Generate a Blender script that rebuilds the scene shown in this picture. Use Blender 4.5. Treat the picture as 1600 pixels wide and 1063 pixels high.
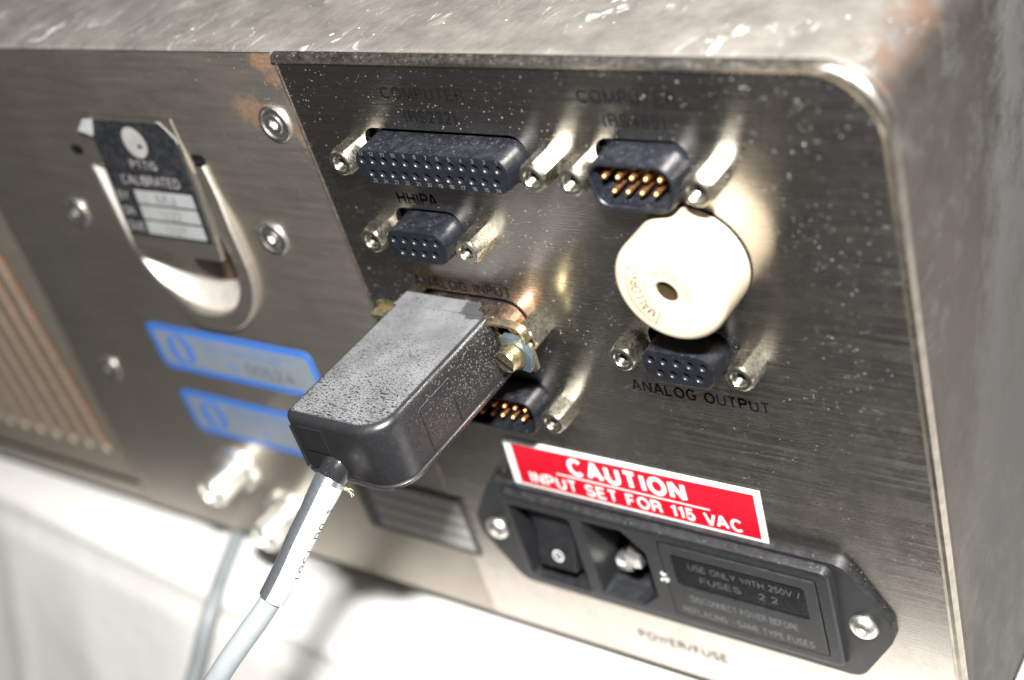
import bpy, bmesh, math, random
from mathutils import Vector, Matrix, noise as mnoise
from mathutils.geometry import tessellate_polygon
random.seed(7)
for o_ in list(bpy.data.objects): bpy.data.objects.remove(o_)
sc = bpy.context.scene
col = sc.collection
S = 0.001            # everything below is written in millimetres
ZT = 158.0           # table top lies 158 mm below the calibration origin on the rear panel
def W(p): return Vector((p[0]*S, p[1]*S, (p[2]+ZT)*S))
# ------------------------------------------------------------------ camera, world, flash, exposure
CAM = Vector((141.696, -169.672, 100.452)); FPX = 2126.15
YAW, PIT, ROL = 0.774799, -0.578941, -0.325679
FW = Vector((-math.sin(YAW)*math.cos(PIT), math.cos(YAW)*math.cos(PIT), math.sin(PIT)))
R0 = Vector((math.cos(YAW), math.sin(YAW), 0)); U0 = R0.cross(FW)
RT = R0*math.cos(ROL)+U0*math.sin(ROL); UP = -R0*math.sin(ROL)+U0*math.cos(ROL)
rotm = Matrix((RT, UP, -FW)).transposed().to_4x4()
cam = bpy.data.cameras.new('camera'); camo = bpy.data.objects.new('camera', cam); col.objects.link(camo)
camo.matrix_world = Matrix.Translation(W(CAM)) @ rotm
cam.sensor_width = 36; cam.lens = 36*FPX/1600; cam.clip_start = 0.01; cam.clip_end = 20
cam.dof.use_dof = True; cam.dof.focus_distance = 0.261; cam.dof.aperture_fstop = 9.0
sc.camera = camo
wd = bpy.data.worlds.new('World'); sc.world = wd; wd.use_nodes = True
wd.node_tree.nodes['Background'].inputs[0].default_value = (1.0, .985, .97, 1)
wd.node_tree.nodes['Background'].inputs[1].default_value = 0.048
fl = bpy.data.lights.new('camera_flash', 'AREA'); fl.shape = 'RECTANGLE'; fl.size = .030; fl.size_y = .012
fl.energy = 5.5; fl.color = (1.0, .99, .98)
flo = bpy.data.objects.new('camera_flash', fl); col.objects.link(flo)
flo.matrix_world = Matrix.Translation(W(CAM+UP*70-RT*8-FW*6)) @ rotm
sc.view_settings.view_transform = 'Standard'; sc.view_settings.look = 'None'
sc.view_settings.exposure = 0; sc.view_settings.gamma = 1
sc.cycles.use_denoising = True; sc.cycles.max_bounces = 8
sc.cycles.sample_clamp_indirect = 6
def AT(px, py, ax, val):
    """photo pixel -> point (mm) on the plane axis = val"""
    d = FW + RT*((px-800)/FPX) - UP*((py-531.5)/FPX)
    t = (val-CAM[ax])/d[ax]
    return CAM+d*t
# ------------------------------------------------------------------ material helpers
class NT:
    def __init__(s, name):
        s.m = bpy.data.materials.new(name); s.m.use_nodes = True; s.t = s.m.node_tree; s.t.nodes.clear()
        s.out = s.t.nodes.new('ShaderNodeOutputMaterial')
    def n(s, typ, props=None, **inp):
        nd = s.t.nodes.new('ShaderNode'+typ)
        for k, v in (props or {}).items(): setattr(nd, k, v)
        for k, v in inp.items():
            key = int(k[1:]) if k[0] == '_' and k[1:].isdigit() else k.replace('_', ' ')
            s.put(nd.inputs[key], v)
        return nd
    def put(s, sock, v):
        if hasattr(v, 'links'): s.t.links.new(v, sock)
        elif isinstance(v, bpy.types.Node): s.t.links.new(v.outputs[0], sock)
        else:
            if sock.type == 'RGBA' and len(v) == 3: v = (*v, 1)
            sock.default_value = v
    def mm(s):
        """object coordinates in millimetres"""
        tc = s.n('TexCoord')
        v = s.n('VectorMath', dict(operation='SCALE'), _0=tc.outputs['Object'], Scale=1000.0).outputs[0]
        return s.n('VectorMath', dict(operation='SUBTRACT'), _0=v, _1=(0.0, 0.0, ZT)).outputs[0]
    def math(s, op, a, b=0.0, c=0.0, clamp=False):
        return s.n('Math', dict(operation=op, use_clamp=clamp), _0=a, _1=b, _2=c).outputs[0]
    def sep(s, v): return s.n('SeparateXYZ', _0=v).outputs
    def vscale(s, v, xyz): return s.n('VectorMath', dict(operation='MULTIPLY'), _0=v, _1=xyz).outputs[0]
    def noise(s, v, scale, detail=3, rough=.55, dist=0): return s.n('TexNoise', Vector=v, Scale=scale, Detail=detail, Roughness=rough, Distortion=dist).outputs['Fac']
    def rng(s, v, a, b, c=0.0, d=1.0): return s.n('MapRange', _0=v, _1=a, _2=b, _3=c, _4=d).outputs[0]
    def mix(s, f, a, b): return s.n('Mix', dict(data_type='RGBA'), _0=f, _6=a, _7=b).outputs[2]
    def specks(s, v, scale, thr):
        wob = s.n('VectorMath', dict(operation='SCALE'), _0=s.n('TexNoise', Vector=v, Scale=scale*5, Detail=2.0).outputs['Color'], Scale=.28/scale).outputs[0]
        v = s.n('VectorMath', dict(operation='ADD'), _0=v, _1=wob).outputs[0]
        vo = s.n('TexVoronoi', Vector=v, Scale=scale, Randomness=1.0)
        rr = s.sep(vo.outputs['Color'])[0]
        lim = s.math('MULTIPLY', s.math('POWER', rr, 3.0), thr)
        return s.rng(s.math('SUBTRACT', lim, vo.outputs['Distance']), 0.0, thr*.12)
    def bump(s, h, strength=.2, dist=.0001): return s.n('Bump', Strength=strength, Distance=dist, Height=h).outputs[0]
    def bsdf(s, **k): return s.n('BsdfPrincipled', **k)
    def done(s, sh): s.t.links.new(sh.outputs[0], s.out.inputs['Surface']); return s.m
MAT = {}
def simple(name, c, rough=.5, metal=0.0, spec=.5, coat=0.0, dust=0.0, dustc=(.5,.49,.47), bump=0.0, bscale=2.0, var=0.0):
    t = NT(name); v = t.mm()
    colr = c
    if var: colr = t.mix(t.rng(t.noise(v, .35, 4), .3, .7), tuple(x*(1-var) for x in c), tuple(min(1, x*(1+var)) for x in c))
    k = dict(Base_Color=colr, Roughness=t.rng(t.noise(v, 1.3, 3), .3, .7, max(.02, rough-.06), rough+.08), Metallic=metal, Specular_IOR_Level=spec, Coat_Weight=coat)
    if bump: k['Normal'] = t.bump(t.noise(v, bscale, 4), bump, .00012)
    b = t.bsdf(**k)
    if dust:
        d = t.bsdf(Base_Color=dustc, Roughness=.95, Specular_IOR_Level=.1)
        geo = t.n('NewGeometry'); up = t.rng(t.sep(geo.outputs['Normal'])[2], -.3, 1.0, .15, 1.0)
        f = t.math('ADD', t.specks(v, 1.5, .42), t.math('ADD', t.specks(v, 3.2, .38), t.rng(t.noise(v, .5, 5, .65), .42, .8, 0, .45)))
        f = t.math('MULTIPLY', t.math('MULTIPLY', f, up), dust, clamp=True)
        b = t.n('MixShader', _0=f, _1=b.outputs[0], _2=d.outputs[0])
    MAT[name] = t.done(b); return MAT[name]
def steel(name, base, rough, aniso, film, stain=False, specd=1.0):
    t = NT(name); v = t.mm()
    br = t.noise(t.vscale(v, (.022, .022, 2.6)), 1.0, 5, .75)         # brushed along X
    br2 = t.noise(t.vscale(v, (.008, .008, .9)), 1.0, 3)
    sm = t.noise(v, .045, 5, .62)
    sm2 = t.noise(v, .22, 5, .65)
    c = t.mix(t.rng(br, .3, .7), tuple(x*.82 for x in base), tuple(min(1, x*1.12) for x in base))
    c = t.mix(t.rng(sm, .3, .7, 0, .3), c, tuple(x*f for x, f in zip(base, (.80, .74, .66))))
    rg = t.math('ADD', t.rng(br, .32, .68, rough-.07, rough+.07), t.rng(sm2, .35, .7, -.015, .04))
    tan = t.n('CombineXYZ', _0=0.0, _1=0.0, _2=1.0).outputs[0]
    b = t.bsdf(Base_Color=c, Metallic=1.0, Roughness=rg, Anisotropic=aniso, Tangent=tan)
    d = t.bsdf(Base_Color=(.33, .295, .25) if stain else (.37, .38, .375), Roughness=.9, Specular_IOR_Level=.15)
    pz = t.sep(v)
    dens = t.math('MULTIPLY', t.rng(t.noise(v, .035, 3), .38, .62, .15, 1.0), t.rng(t.noise(v, .3, 3), .35, .6, .2, 1.0))
    sp = t.math('ADD', t.specks(v, .6, .118*specd), t.math('MULTIPLY', t.specks(v, 1.6, .27*specd), .85))
    f = t.math('MULTIPLY', sp, dens)
    fm = t.math('MULTIPLY', t.rng(t.noise(t.vscale(v, (.10, .10, 1.0)), .5, 5, .7), .3, .75, film*.7, film*1.35), t.rng(t.noise(v, .03, 5, .6), .3, .7, .8, 1.2))
    f = t.math('ADD', f, fm, clamp=True)
    sh = t.n('MixShader', _0=f, _1=b.outputs[0], _2=d.outputs[0])
    if stain:                                                        # brown residue round the panel seam and its screw
        w = t.n('VectorMath', dict(operation='ADD'), _0=v, _1=t.n('VectorMath', dict(operation='SCALE'), _0=t.n('TexNoise', Vector=v, Scale=.32, Detail=5.0, Roughness=.7).outputs['Color'], Scale=9.0).outputs[0]).outputs[0]
        acc = None
        for (x, z, rx, rz, a) in ((-61.0, 13.5, 4.6, 2.6, 1.0), (-58.5, 9.5, 4.2, 2.0, .8), (-56.8, -5.0, 2.4, 5.2, .95), (-71.0, 1.5, 5.6, 3.6, .85), (-57, 3, 1.6, 4, .6)):
            dx = t.math('DIVIDE', t.math('SUBTRACT', t.sep(w)[0], x), rx); dz = t.math('DIVIDE', t.math('SUBTRACT', t.sep(w)[2], z), rz)
            r2 = t.math('ADD', t.math('MULTIPLY', dx, dx), t.math('MULTIPLY', dz, dz))
            g = t.rng(r2, .15, 1.25, a, 0)
            acc = g if acc is None else t.math('MAXIMUM', acc, g)
        acc = t.math('MULTIPLY', acc, t.rng(t.noise(t.vscale(v, (1, 1, 1.6)), 1.1, 5, .7), .30, .62), clamp=True)
        br_ = t.bsdf(Base_Color=(.145, .082, .045), Roughness=.85, Specular_IOR_Level=.2)
        sh = t.n('MixShader', _0=acc, _1=sh.outputs[0], _2=br_.outputs[0])
    MAT[name] = t.done(sh)
steel('panel_steel', (.56, .525, .485), .245, .82, .006)
steel('left_steel', (.52, .48, .425), .42, .6, .105, stain=True, specd=.8)
def cover_mat():
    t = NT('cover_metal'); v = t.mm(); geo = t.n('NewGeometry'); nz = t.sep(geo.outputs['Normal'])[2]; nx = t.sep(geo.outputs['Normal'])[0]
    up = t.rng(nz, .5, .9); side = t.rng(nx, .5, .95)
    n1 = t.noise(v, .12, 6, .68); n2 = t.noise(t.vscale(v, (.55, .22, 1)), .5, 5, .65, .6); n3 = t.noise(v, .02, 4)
    base = t.mix(side, t.mix(t.rng(n3, .35, .65), (.14, .13, .12), (.20, .187, .17)), t.mix(t.rng(n3, .35, .65), (.075, .064, .053), (.105, .091, .076)))  # right side's metal darkened in the colour to hold down the flash sheen
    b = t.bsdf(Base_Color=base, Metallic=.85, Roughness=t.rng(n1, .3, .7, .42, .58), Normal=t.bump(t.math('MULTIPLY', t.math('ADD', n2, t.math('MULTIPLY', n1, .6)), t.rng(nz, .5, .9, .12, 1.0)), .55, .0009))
    film = t.bsdf(Base_Color=t.mix(side, t.mix(t.rng(t.sep(v)[0], -30, -220), t.mix(t.rng(n1, .3, .7), (.080, .073, .063), (.122, .112, .098)), t.mix(t.rng(n1, .3, .7), (.155, .145, .126), (.225, .212, .188))), (.085, .084, .082)), Roughness=.85, Specular_IOR_Level=.25, Normal=t.bump(t.math('MULTIPLY', n2, t.rng(nz, .5, .9, .1, 1.0)), .5, .0007))  # film paler to the left, offsetting the flash falloff in its colour
    white = t.bsdf(Base_Color=(.62, .61, .58), Roughness=.9, Specular_IOR_Level=.2)
    ftop = t.math('MULTIPLY', up, t.rng(n1, .3, .7, .62, .9))
    px, py, pz = t.sep(v)
    # worn paler bloom on the right side, low down
    bl = t.math('ADD', t.rng(t.math('ADD', t.math('MULTIPLY', py, .028), t.math('MULTIPLY', pz, -.011)), 1.15, 1.55), t.rng(t.noise(v, .11, 7, .75), .35, .65, -.6, .45), clamp=True)
    fs = t.math('MULTIPLY', side, t.math('ADD', t.math('MULTIPLY', bl, .75), t.rng(n1, .35, .75, .05, .2), clamp=True))
    sh = t.n('MixShader', _0=t.math('ADD', ftop, fs, clamp=True), _1=b.outputs[0], _2=film.outputs[0])
    # white dried streaks and flecks
    ws = t.noise(t.vscale(v, (.30, .12, 1)), .9, 5, .62, 1.2)
    zone = t.rng(t.noise(v, .05, 3), .5, .66)
    left = t.rng(px, -60, -170, 0, 1)
    wm = t.math('MULTIPLY', t.rng(ws, .58, .72), t.math('ADD', t.math('MULTIPLY', zone, .7), t.math('MULTIPLY', left, .6), clamp=True))
    fl_ = t.math('MULTIPLY', t.math('ADD', t.specks(v, .16, .10), t.specks(v, .5, .12)), t.rng(t.noise(v, .05, 3), .4, .6, .1, 1.0))
    wm = t.math('MULTIPLY', t.math('ADD', wm, fl_, clamp=True), t.math('ADD', up, t.math('MULTIPLY', side, .12), clamp=True))
    sh = t.n('MixShader', _0=wm, _1=sh.outputs[0], _2=white.outputs[0])
    # rust smear along the top right fold
    edge = t.math('MULTIPLY', t.rng(t.math('ABSOLUTE', t.math('SUBTRACT', nx, .62)), .05, .42, 1, 0), t.rng(nz, .25, .5))
    rust = t.math('MULTIPLY', edge, t.rng(t.noise(v, .16, 5, .65), .40, .58), clamp=True)
    rb = t.bsdf(Base_Color=(.075, .034, .015), Roughness=.9, Specular_IOR_Level=.15)
    sh = t.n('MixShader', _0=t.math('MULTIPLY', rust, .6), _1=sh.outputs[0], _2=rb.outputs[0])
    MAT['cover_metal'] = t.done(sh)
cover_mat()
def hood_mat():
    t = NT('hood_plastic'); v = t.mm(); geo = t.n('NewGeometry'); nz = t.sep(geo.outputs['Normal'])[2]
    up = t.rng(nz, .93, .995); px, py, pz = t.sep(v)
    wn = t.noise(t.vscale(v, (.8, 1.45, 1.0)), 1.25, 0, .5, .15); worm = t.rng(t.math('ABSOLUTE', t.math('SUBTRACT', wn, .5)), .03, .075)  # 0 in the grain's furrows
    b = t.bsdf(Base_Color=(.012, .012, .013), Roughness=t.rng(t.noise(v, .5, 4), .3, .7, .24, .42), Specular_IOR_Level=.5,
               Normal=t.bump(t.math('MULTIPLY', worm, up), .5, .00012))
    d = t.bsdf(Base_Color=t.mix(t.rng(t.noise(v, .16, 5, .65), .32, .68), (.105, .106, .109), (.16, .16, .163)), Roughness=.95, Specular_IOR_Level=.1, Normal=t.bump(t.noise(v, 6, 3), .4, .0001))
    amt = t.math('ADD', t.rng(t.noise(v, .12, 4, .6), .3, .65, -.15, .35), t.rng(py, -42, -14, -.28, .60), clamp=True)   # dust filling the furrows
    film = t.math('ADD', t.math('MULTIPLY', t.rng(worm, 0, 1, .10, 1.0), t.math('SUBTRACT', 1.0, amt)), amt)
    film = t.math('MULTIPLY', film, t.rng(t.noise(v, .09, 4, .6), .3, .7, .68, 1.0))
    film = t.math('MULTIPLY', film, t.rng(t.noise(v, 4.0, 3, .7), .25, .65, .72, 1.0))
    wx = t.math('DIVIDE', t.math('ADD', px, 24.2), 4.4); wy = t.math('DIVIDE', t.math('ADD', py, 6.2), 3.4)                   # bare torn patch by the latch
    bare = t.rng(t.math('ADD', t.math('ADD', t.math('MULTIPLY', wx, wx), t.math('MULTIPLY', wy, wy)), t.rng(t.noise(v, .7, 4), .3, .7, -.35, .35)), .8, 1.1, .30, 1.0)
    top = t.math('MULTIPLY', t.math('MULTIPLY', up, film), bare, clamp=True)
    rear = t.rng(py, -40, -12, .12, 1.3)
    sp = t.math('ADD', t.math('MULTIPLY', t.specks(v, 2.0, .38), .9), t.math('MULTIPLY', t.specks(v, 3.4, .46), t.rng(t.noise(v, .28, 4), .35, .6)))
    sd = t.math('MULTIPLY', t.math('MULTIPLY', sp, rear), t.rng(nz, .9, .6), clamp=True)
    d2 = t.bsdf(Base_Color=(.27, .25, .215), Roughness=.95, Specular_IOR_Level=.1)
    sh = t.n('MixShader', _0=top, _1=b.outputs[0], _2=d.outputs[0])
    sh = t.n('MixShader', _0=t.math('MULTIPLY', sd, .5), _1=sh.outputs[0], _2=d2.outputs[0])
    MAT['hood_plastic'] = t.done(sh)
hood_mat()
simple('connector_black', (.0045, .0055, .008), .40, spec=.4, dust=.16, dustc=(.20, .20, .21), bump=.15, bscale=4)
simple('inlet_black', (.0105, .0112, .0125), .44, dust=.16, dustc=(.26, .26, .26), bump=.25, bscale=5)
simple('inlet_gloss', (.012, .012, .013), .16, dust=.10, dustc=(.2, .2, .2))
simple('shade_black', (.003, .003, .004), .7, spec=.2)  # black colour standing in for shade inside holes, slots and the seam gap
simple('thread_shade', (.16, .15, .13), .35, 1.0, var=.2)  # darkened nickel, painting the shade inside the jackscrew holes
simple('nickel', (.54, .515, .43), .27, 1.0, var=.15, bump=.12, bscale=3, dust=.14, dustc=(.22, .2, .17))
simple('nickel_bright', (.88, .86, .80), .40, 1.0, var=.08)
simple('screw_steel', (.60, .58, .55), .36, 1.0, var=.15, bump=.2)
simple('gold', (.88, .45, .18), .40, 1.0)
simple('copper_shell', (.74, .53, .38), .22, 1.0, var=.15, bump=.2, dust=.12)
simple('zinc_yellow', (.68, .58, .33), .30, 1.0, var=.25, bump=.35, dust=.18)
simple('zinc_blue', (.22, .285, .335), .38, .9, var=.15, bump=.3, dust=.1)
simple('cream_plastic', (.40, .345, .255), .45, spec=.3)
simple('cream_print', (.035, .021, .009), .8, spec=.1)
simple('cream_faint', (.13, .095, .05), .7, spec=.2)
simple('print_black', (.004, .004, .004), .7, spec=.08)
simple('hole_shade_brown', (.022, .014, .006), .8, spec=.1)
simple('print_faded', (.020, .020, .020), .6)
simple('print_grey', (.03, .028, .026), .7, spec=.1)
simple('emboss_grey', (.10, .10, .10), .5)
simple('emboss_light', (.19, .19, .19), .5)
simple('label_black', (.010, .011, .013), .38, dust=.25)
simple('label_silver', (.24, .245, .24), .5, var=.08)
simple('plate_pale', (.34, .33, .31), .5, var=.1)
simple('label_dull', (.26, .25, .235), .5, var=.15)
simple('label_plate_dark', (.055, .055, .052), .5)
simple('label_blue', (.035, .15, .50), .45)
simple('label_bluish', (.185, .21, .245), .5, var=.08)
simple('label_blue_pale', (.07, .19, .47), .5)
simple('label_pale', (.25, .255, .255), .5, var=.06)
simple('pen_ink', (.10, .115, .12), .5)
simple('sticker_white', (.74, .73, .70), .4, var=.05)
simple('sticker_red', (.46, .003, .016), .42, spec=.3, var=.10, dust=.05, bump=.1)
simple('cable_grey', (.23, .25, .255), .45, spec=.4, var=.05)
simple('sleeve_silver', (.36, .39, .42), .27, .88, var=.05)
simple('label_paper', (.36, .36, .355), .3, coat=.5, var=.04, bump=.2)
simple('fray', (.45, .34, .22), .8)
simple('shade_brown', (.07, .042, .02), .7, var=.3)
simple('rubber', (.006, .006, .006), .8, spec=.2)
simple('vent_steel', (.42, .37, .30), .5, .8, var=.1, dust=.35, dustc=(.21, .175, .13))
simple('rust_inside', (.46, .165, .024), .7, spec=.2, var=.4)
simple('bowl_steel', (.74, .70, .64), .48, .75, var=.1, bump=.3, dust=.3, dustc=(.55, .5, .45))  # steel and dust kept pale to put the recess's lit glow into the colour
simple('rim_steel', (.37, .335, .285), .34, 1.0, var=.2, bump=.4, dust=.10)
simple('white_dirt', (.55, .55, .54), .9)
def table_mat():
    t = NT('white_sheet'); v = t.mm()
    c = t.mix(t.rng(t.noise(v, .02, 5, .6), .35, .7), (.80, .785, .755), (.72, .70, .66))
    MAT['white_sheet'] = t.done(t.bsdf(Base_Color=c, Roughness=.55, Specular_IOR_Level=.3, Normal=t.bump(t.noise(v, .06, 4), .3, .002)))
table_mat()
# ------------------------------------------------------------------ mesh helpers
def mesh(name, verts, faces, local=False, angle=35):
    me = bpy.data.meshes.new(name)
    me.from_pydata([(Vector(v)*S if local else W(v)) for v in verts], [], faces)
    bm = bmesh.new(); bm.from_mesh(me); bmesh.ops.remove_doubles(bm, verts=bm.verts, dist=1e-7)
    bmesh.ops.recalc_face_normals(bm, faces=bm.faces); bm.to_mesh(me); bm.free()
    for p in me.polygons: p.use_smooth = True
    me.set_sharp_from_angle(angle=math.radians(angle))
    return me
def link(name, me, mat, parent=None, loc=None, rot=None, label=None):
    ob = bpy.data.objects.new(name, me); col.objects.link(ob)
    if mat and not me.materials: me.materials.append(MAT[mat])
    if loc is not None: ob.location = W(loc)
    if rot is not None: ob.rotation_euler = rot
    if parent is not None:
        ob.parent = parent; ob.matrix_parent_inverse = world_of(parent).inverted()
    if label: ob['label'] = label
    return ob
_wm = {}
def world_of(o):
    loc = Matrix.Translation(o.location) @ o.rotation_euler.to_matrix().to_4x4()
    if o.parent: return world_of(o.parent) @ o.matrix_parent_inverse @ loc
    return loc
class G:
    """collects vertices and faces of one mesh"""
    def __init__(s): s.v = []; s.f = []
    def add(s, v, f): n = len(s.v); s.v += [tuple(x) for x in v]; s.f += [tuple(i+n for i in q) for q in f]
    def loft(s, rings, cap0=True, cap1=True, closed=True):
        n = len(rings[0]); v = [p for r in rings for p in r]; f = []
        for k in range(len(rings)-1):
            for i in range(n if closed else n-1):
                j = (i+1) % n; f.append((k*n+i, k*n+j, (k+1)*n+j, (k+1)*n+i))
        if cap0: f.append(tuple(range(n)))
        if cap1: f.append(tuple((len(rings)-1)*n+i for i in range(n)))
        s.add(v, f)
    def lathe(s, cx, cz, prof, n=28, cap0=False, cap1=False):
        """profile of (radius, y) about the panel normal"""
        s.loft([[(cx+r*math.cos(2*math.pi*i/n), y, cz+r*math.sin(2*math.pi*i/n)) for i in range(n)] for r, y in prof], cap0, cap1)
    def plate(s, loops, y0, y1):
        """flat sheet in XZ: loops[0] outline, the others holes; front at y0, back at y1"""
        L = [[Vector((x, z, 0)) for x, z in lp] for lp in loops]
        tri = tessellate_polygon(L); flat = [p for lp in L for p in lp]; n = len(flat)
        v = [(p.x, y0, p.y) for p in flat]+[(p.x, y1, p.y) for p in flat]
        f = [tuple(t) for t in tri]+[tuple(i+n for i in t) for t in tri]
        o = 0
        for lp in L:
            m = len(lp)
            for i in range(m):
                j = (i+1) % m; f.append((o+i, o+j, o+j+n, o+i+n))
            o += m
        s.add(v, f)
    def box(s, x0, x1, y0, y1, z0, z1):
        s.loft([[(x0, y0, z0), (x1, y0, z0), (x1, y1, z0), (x0, y1, z0)], [(x0, y0, z1), (x1, y0, z1), (x1, y1, z1), (x0, y1, z1)]])
    def obj(s, name, mat, parent=None, label=None, local=False, loc=None, rot=None, angle=35):
        return link(name, mesh(name, s.v, s.f, local, angle), mat, parent, loc, rot, label)
def rpoly(pts, rad, seg=6):
    """polygon with rounded corners; rad a number or one per corner"""
    n = len(pts); out = []
    for i in range(n):
        p = Vector(pts[i]); a = Vector(pts[i-1])-p; b = Vector(pts[(i+1) % n])-p
        r = rad[i] if hasattr(rad, '__len__') else rad
        if r <= 1e-6: out.append(tuple(p)); continue
        la, lb = a.length, b.length; a.normalize(); b.normalize()
        ang = a.angle(b); d = min(r/math.tan(ang/2), la*.49, lb*.49); r2 = d*math.tan(ang/2)
        cdir = (a+b).normalized(); c = p+cdir*(r2/math.sin(ang/2))
        s0 = p+a*d-c; s1 = p+b*d-c
        a0 = math.atan2(s0.y, s0.x); a1 = math.atan2(s1.y, s1.x); da = (a1-a0+math.pi) % (2*math.pi)-math.pi
        for k in range(seg+1):
            th = a0+da*k/seg; out.append((c.x+r2*math.cos(th), c.y+r2*math.sin(th)))
    return out
def rect(x0, x1, z0, z1): return [(x0, z0), (x1, z0), (x1, z1), (x0, z1)]
def circ(cx, cz, r, n=14): return [(cx+r*math.cos(2*math.pi*i/n), cz+r*math.sin(2*math.pi*i/n)) for i in range(n)]
def dshape(cx, cz, w, h, r, grow=0, seg=6):
    """D outline, wide side up"""
    w += 2*grow; h += 2*grow; k = h*.176
    return rpoly([(cx-w/2+k, cz-h/2), (cx+w/2-k, cz-h/2), (cx+w/2, cz+h/2), (cx-w/2, cz+h/2)], max(.3, r+grow), seg)
def at_y(lp, y): return [(x, y, z) for x, z in lp]
def tube_rings(path, rad, n=16):
    P = [Vector(p) for p in path]; rings = []; ref = None
    for i, p in enumerate(P):
        t = (P[min(i+1, len(P)-1)]-P[max(i-1, 0)]).normalized()
        if ref is None: ref = t.cross(Vector((0, 0, 1))); ref = ref.normalized() if ref.length > .01 else Vector((1, 0, 0))
        ref = (ref-t*ref.dot(t)).normalized(); b = t.cross(ref)
        r = rad[i] if hasattr(rad, '__len__') else rad
        rings.append([p+ref*(r*math.cos(2*math.pi*k/n))+b*(r*math.sin(2*math.pi*k/n)) for k in range(n)])
    return rings
def smooth_path(pts, sub=10):
    P = [Vector(p) for p in pts]; P = [P[0]*2-P[1]]+P+[P[-1]*2-P[-2]]; out = []
    for i in range(1, len(P)-2):
        for k in range(sub):
            t = k/sub; a, b, c, d = P[i-1:i+3]
            out.append(.5*((2*b)+(c-a)*t+(2*a-5*b+4*c-d)*t*t+(3*b-a-3*c+d)*t**3))
    out.append(P[-2]); return out
def arc_(cx, cy, rx, ry, a0, a1, n=10): return [(cx+rx*math.cos(math.radians(a0+(a1-a0)*k/n)), cy+ry*math.sin(math.radians(a0+(a1-a0)*k/n))) for k in range(n+1)]
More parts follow.
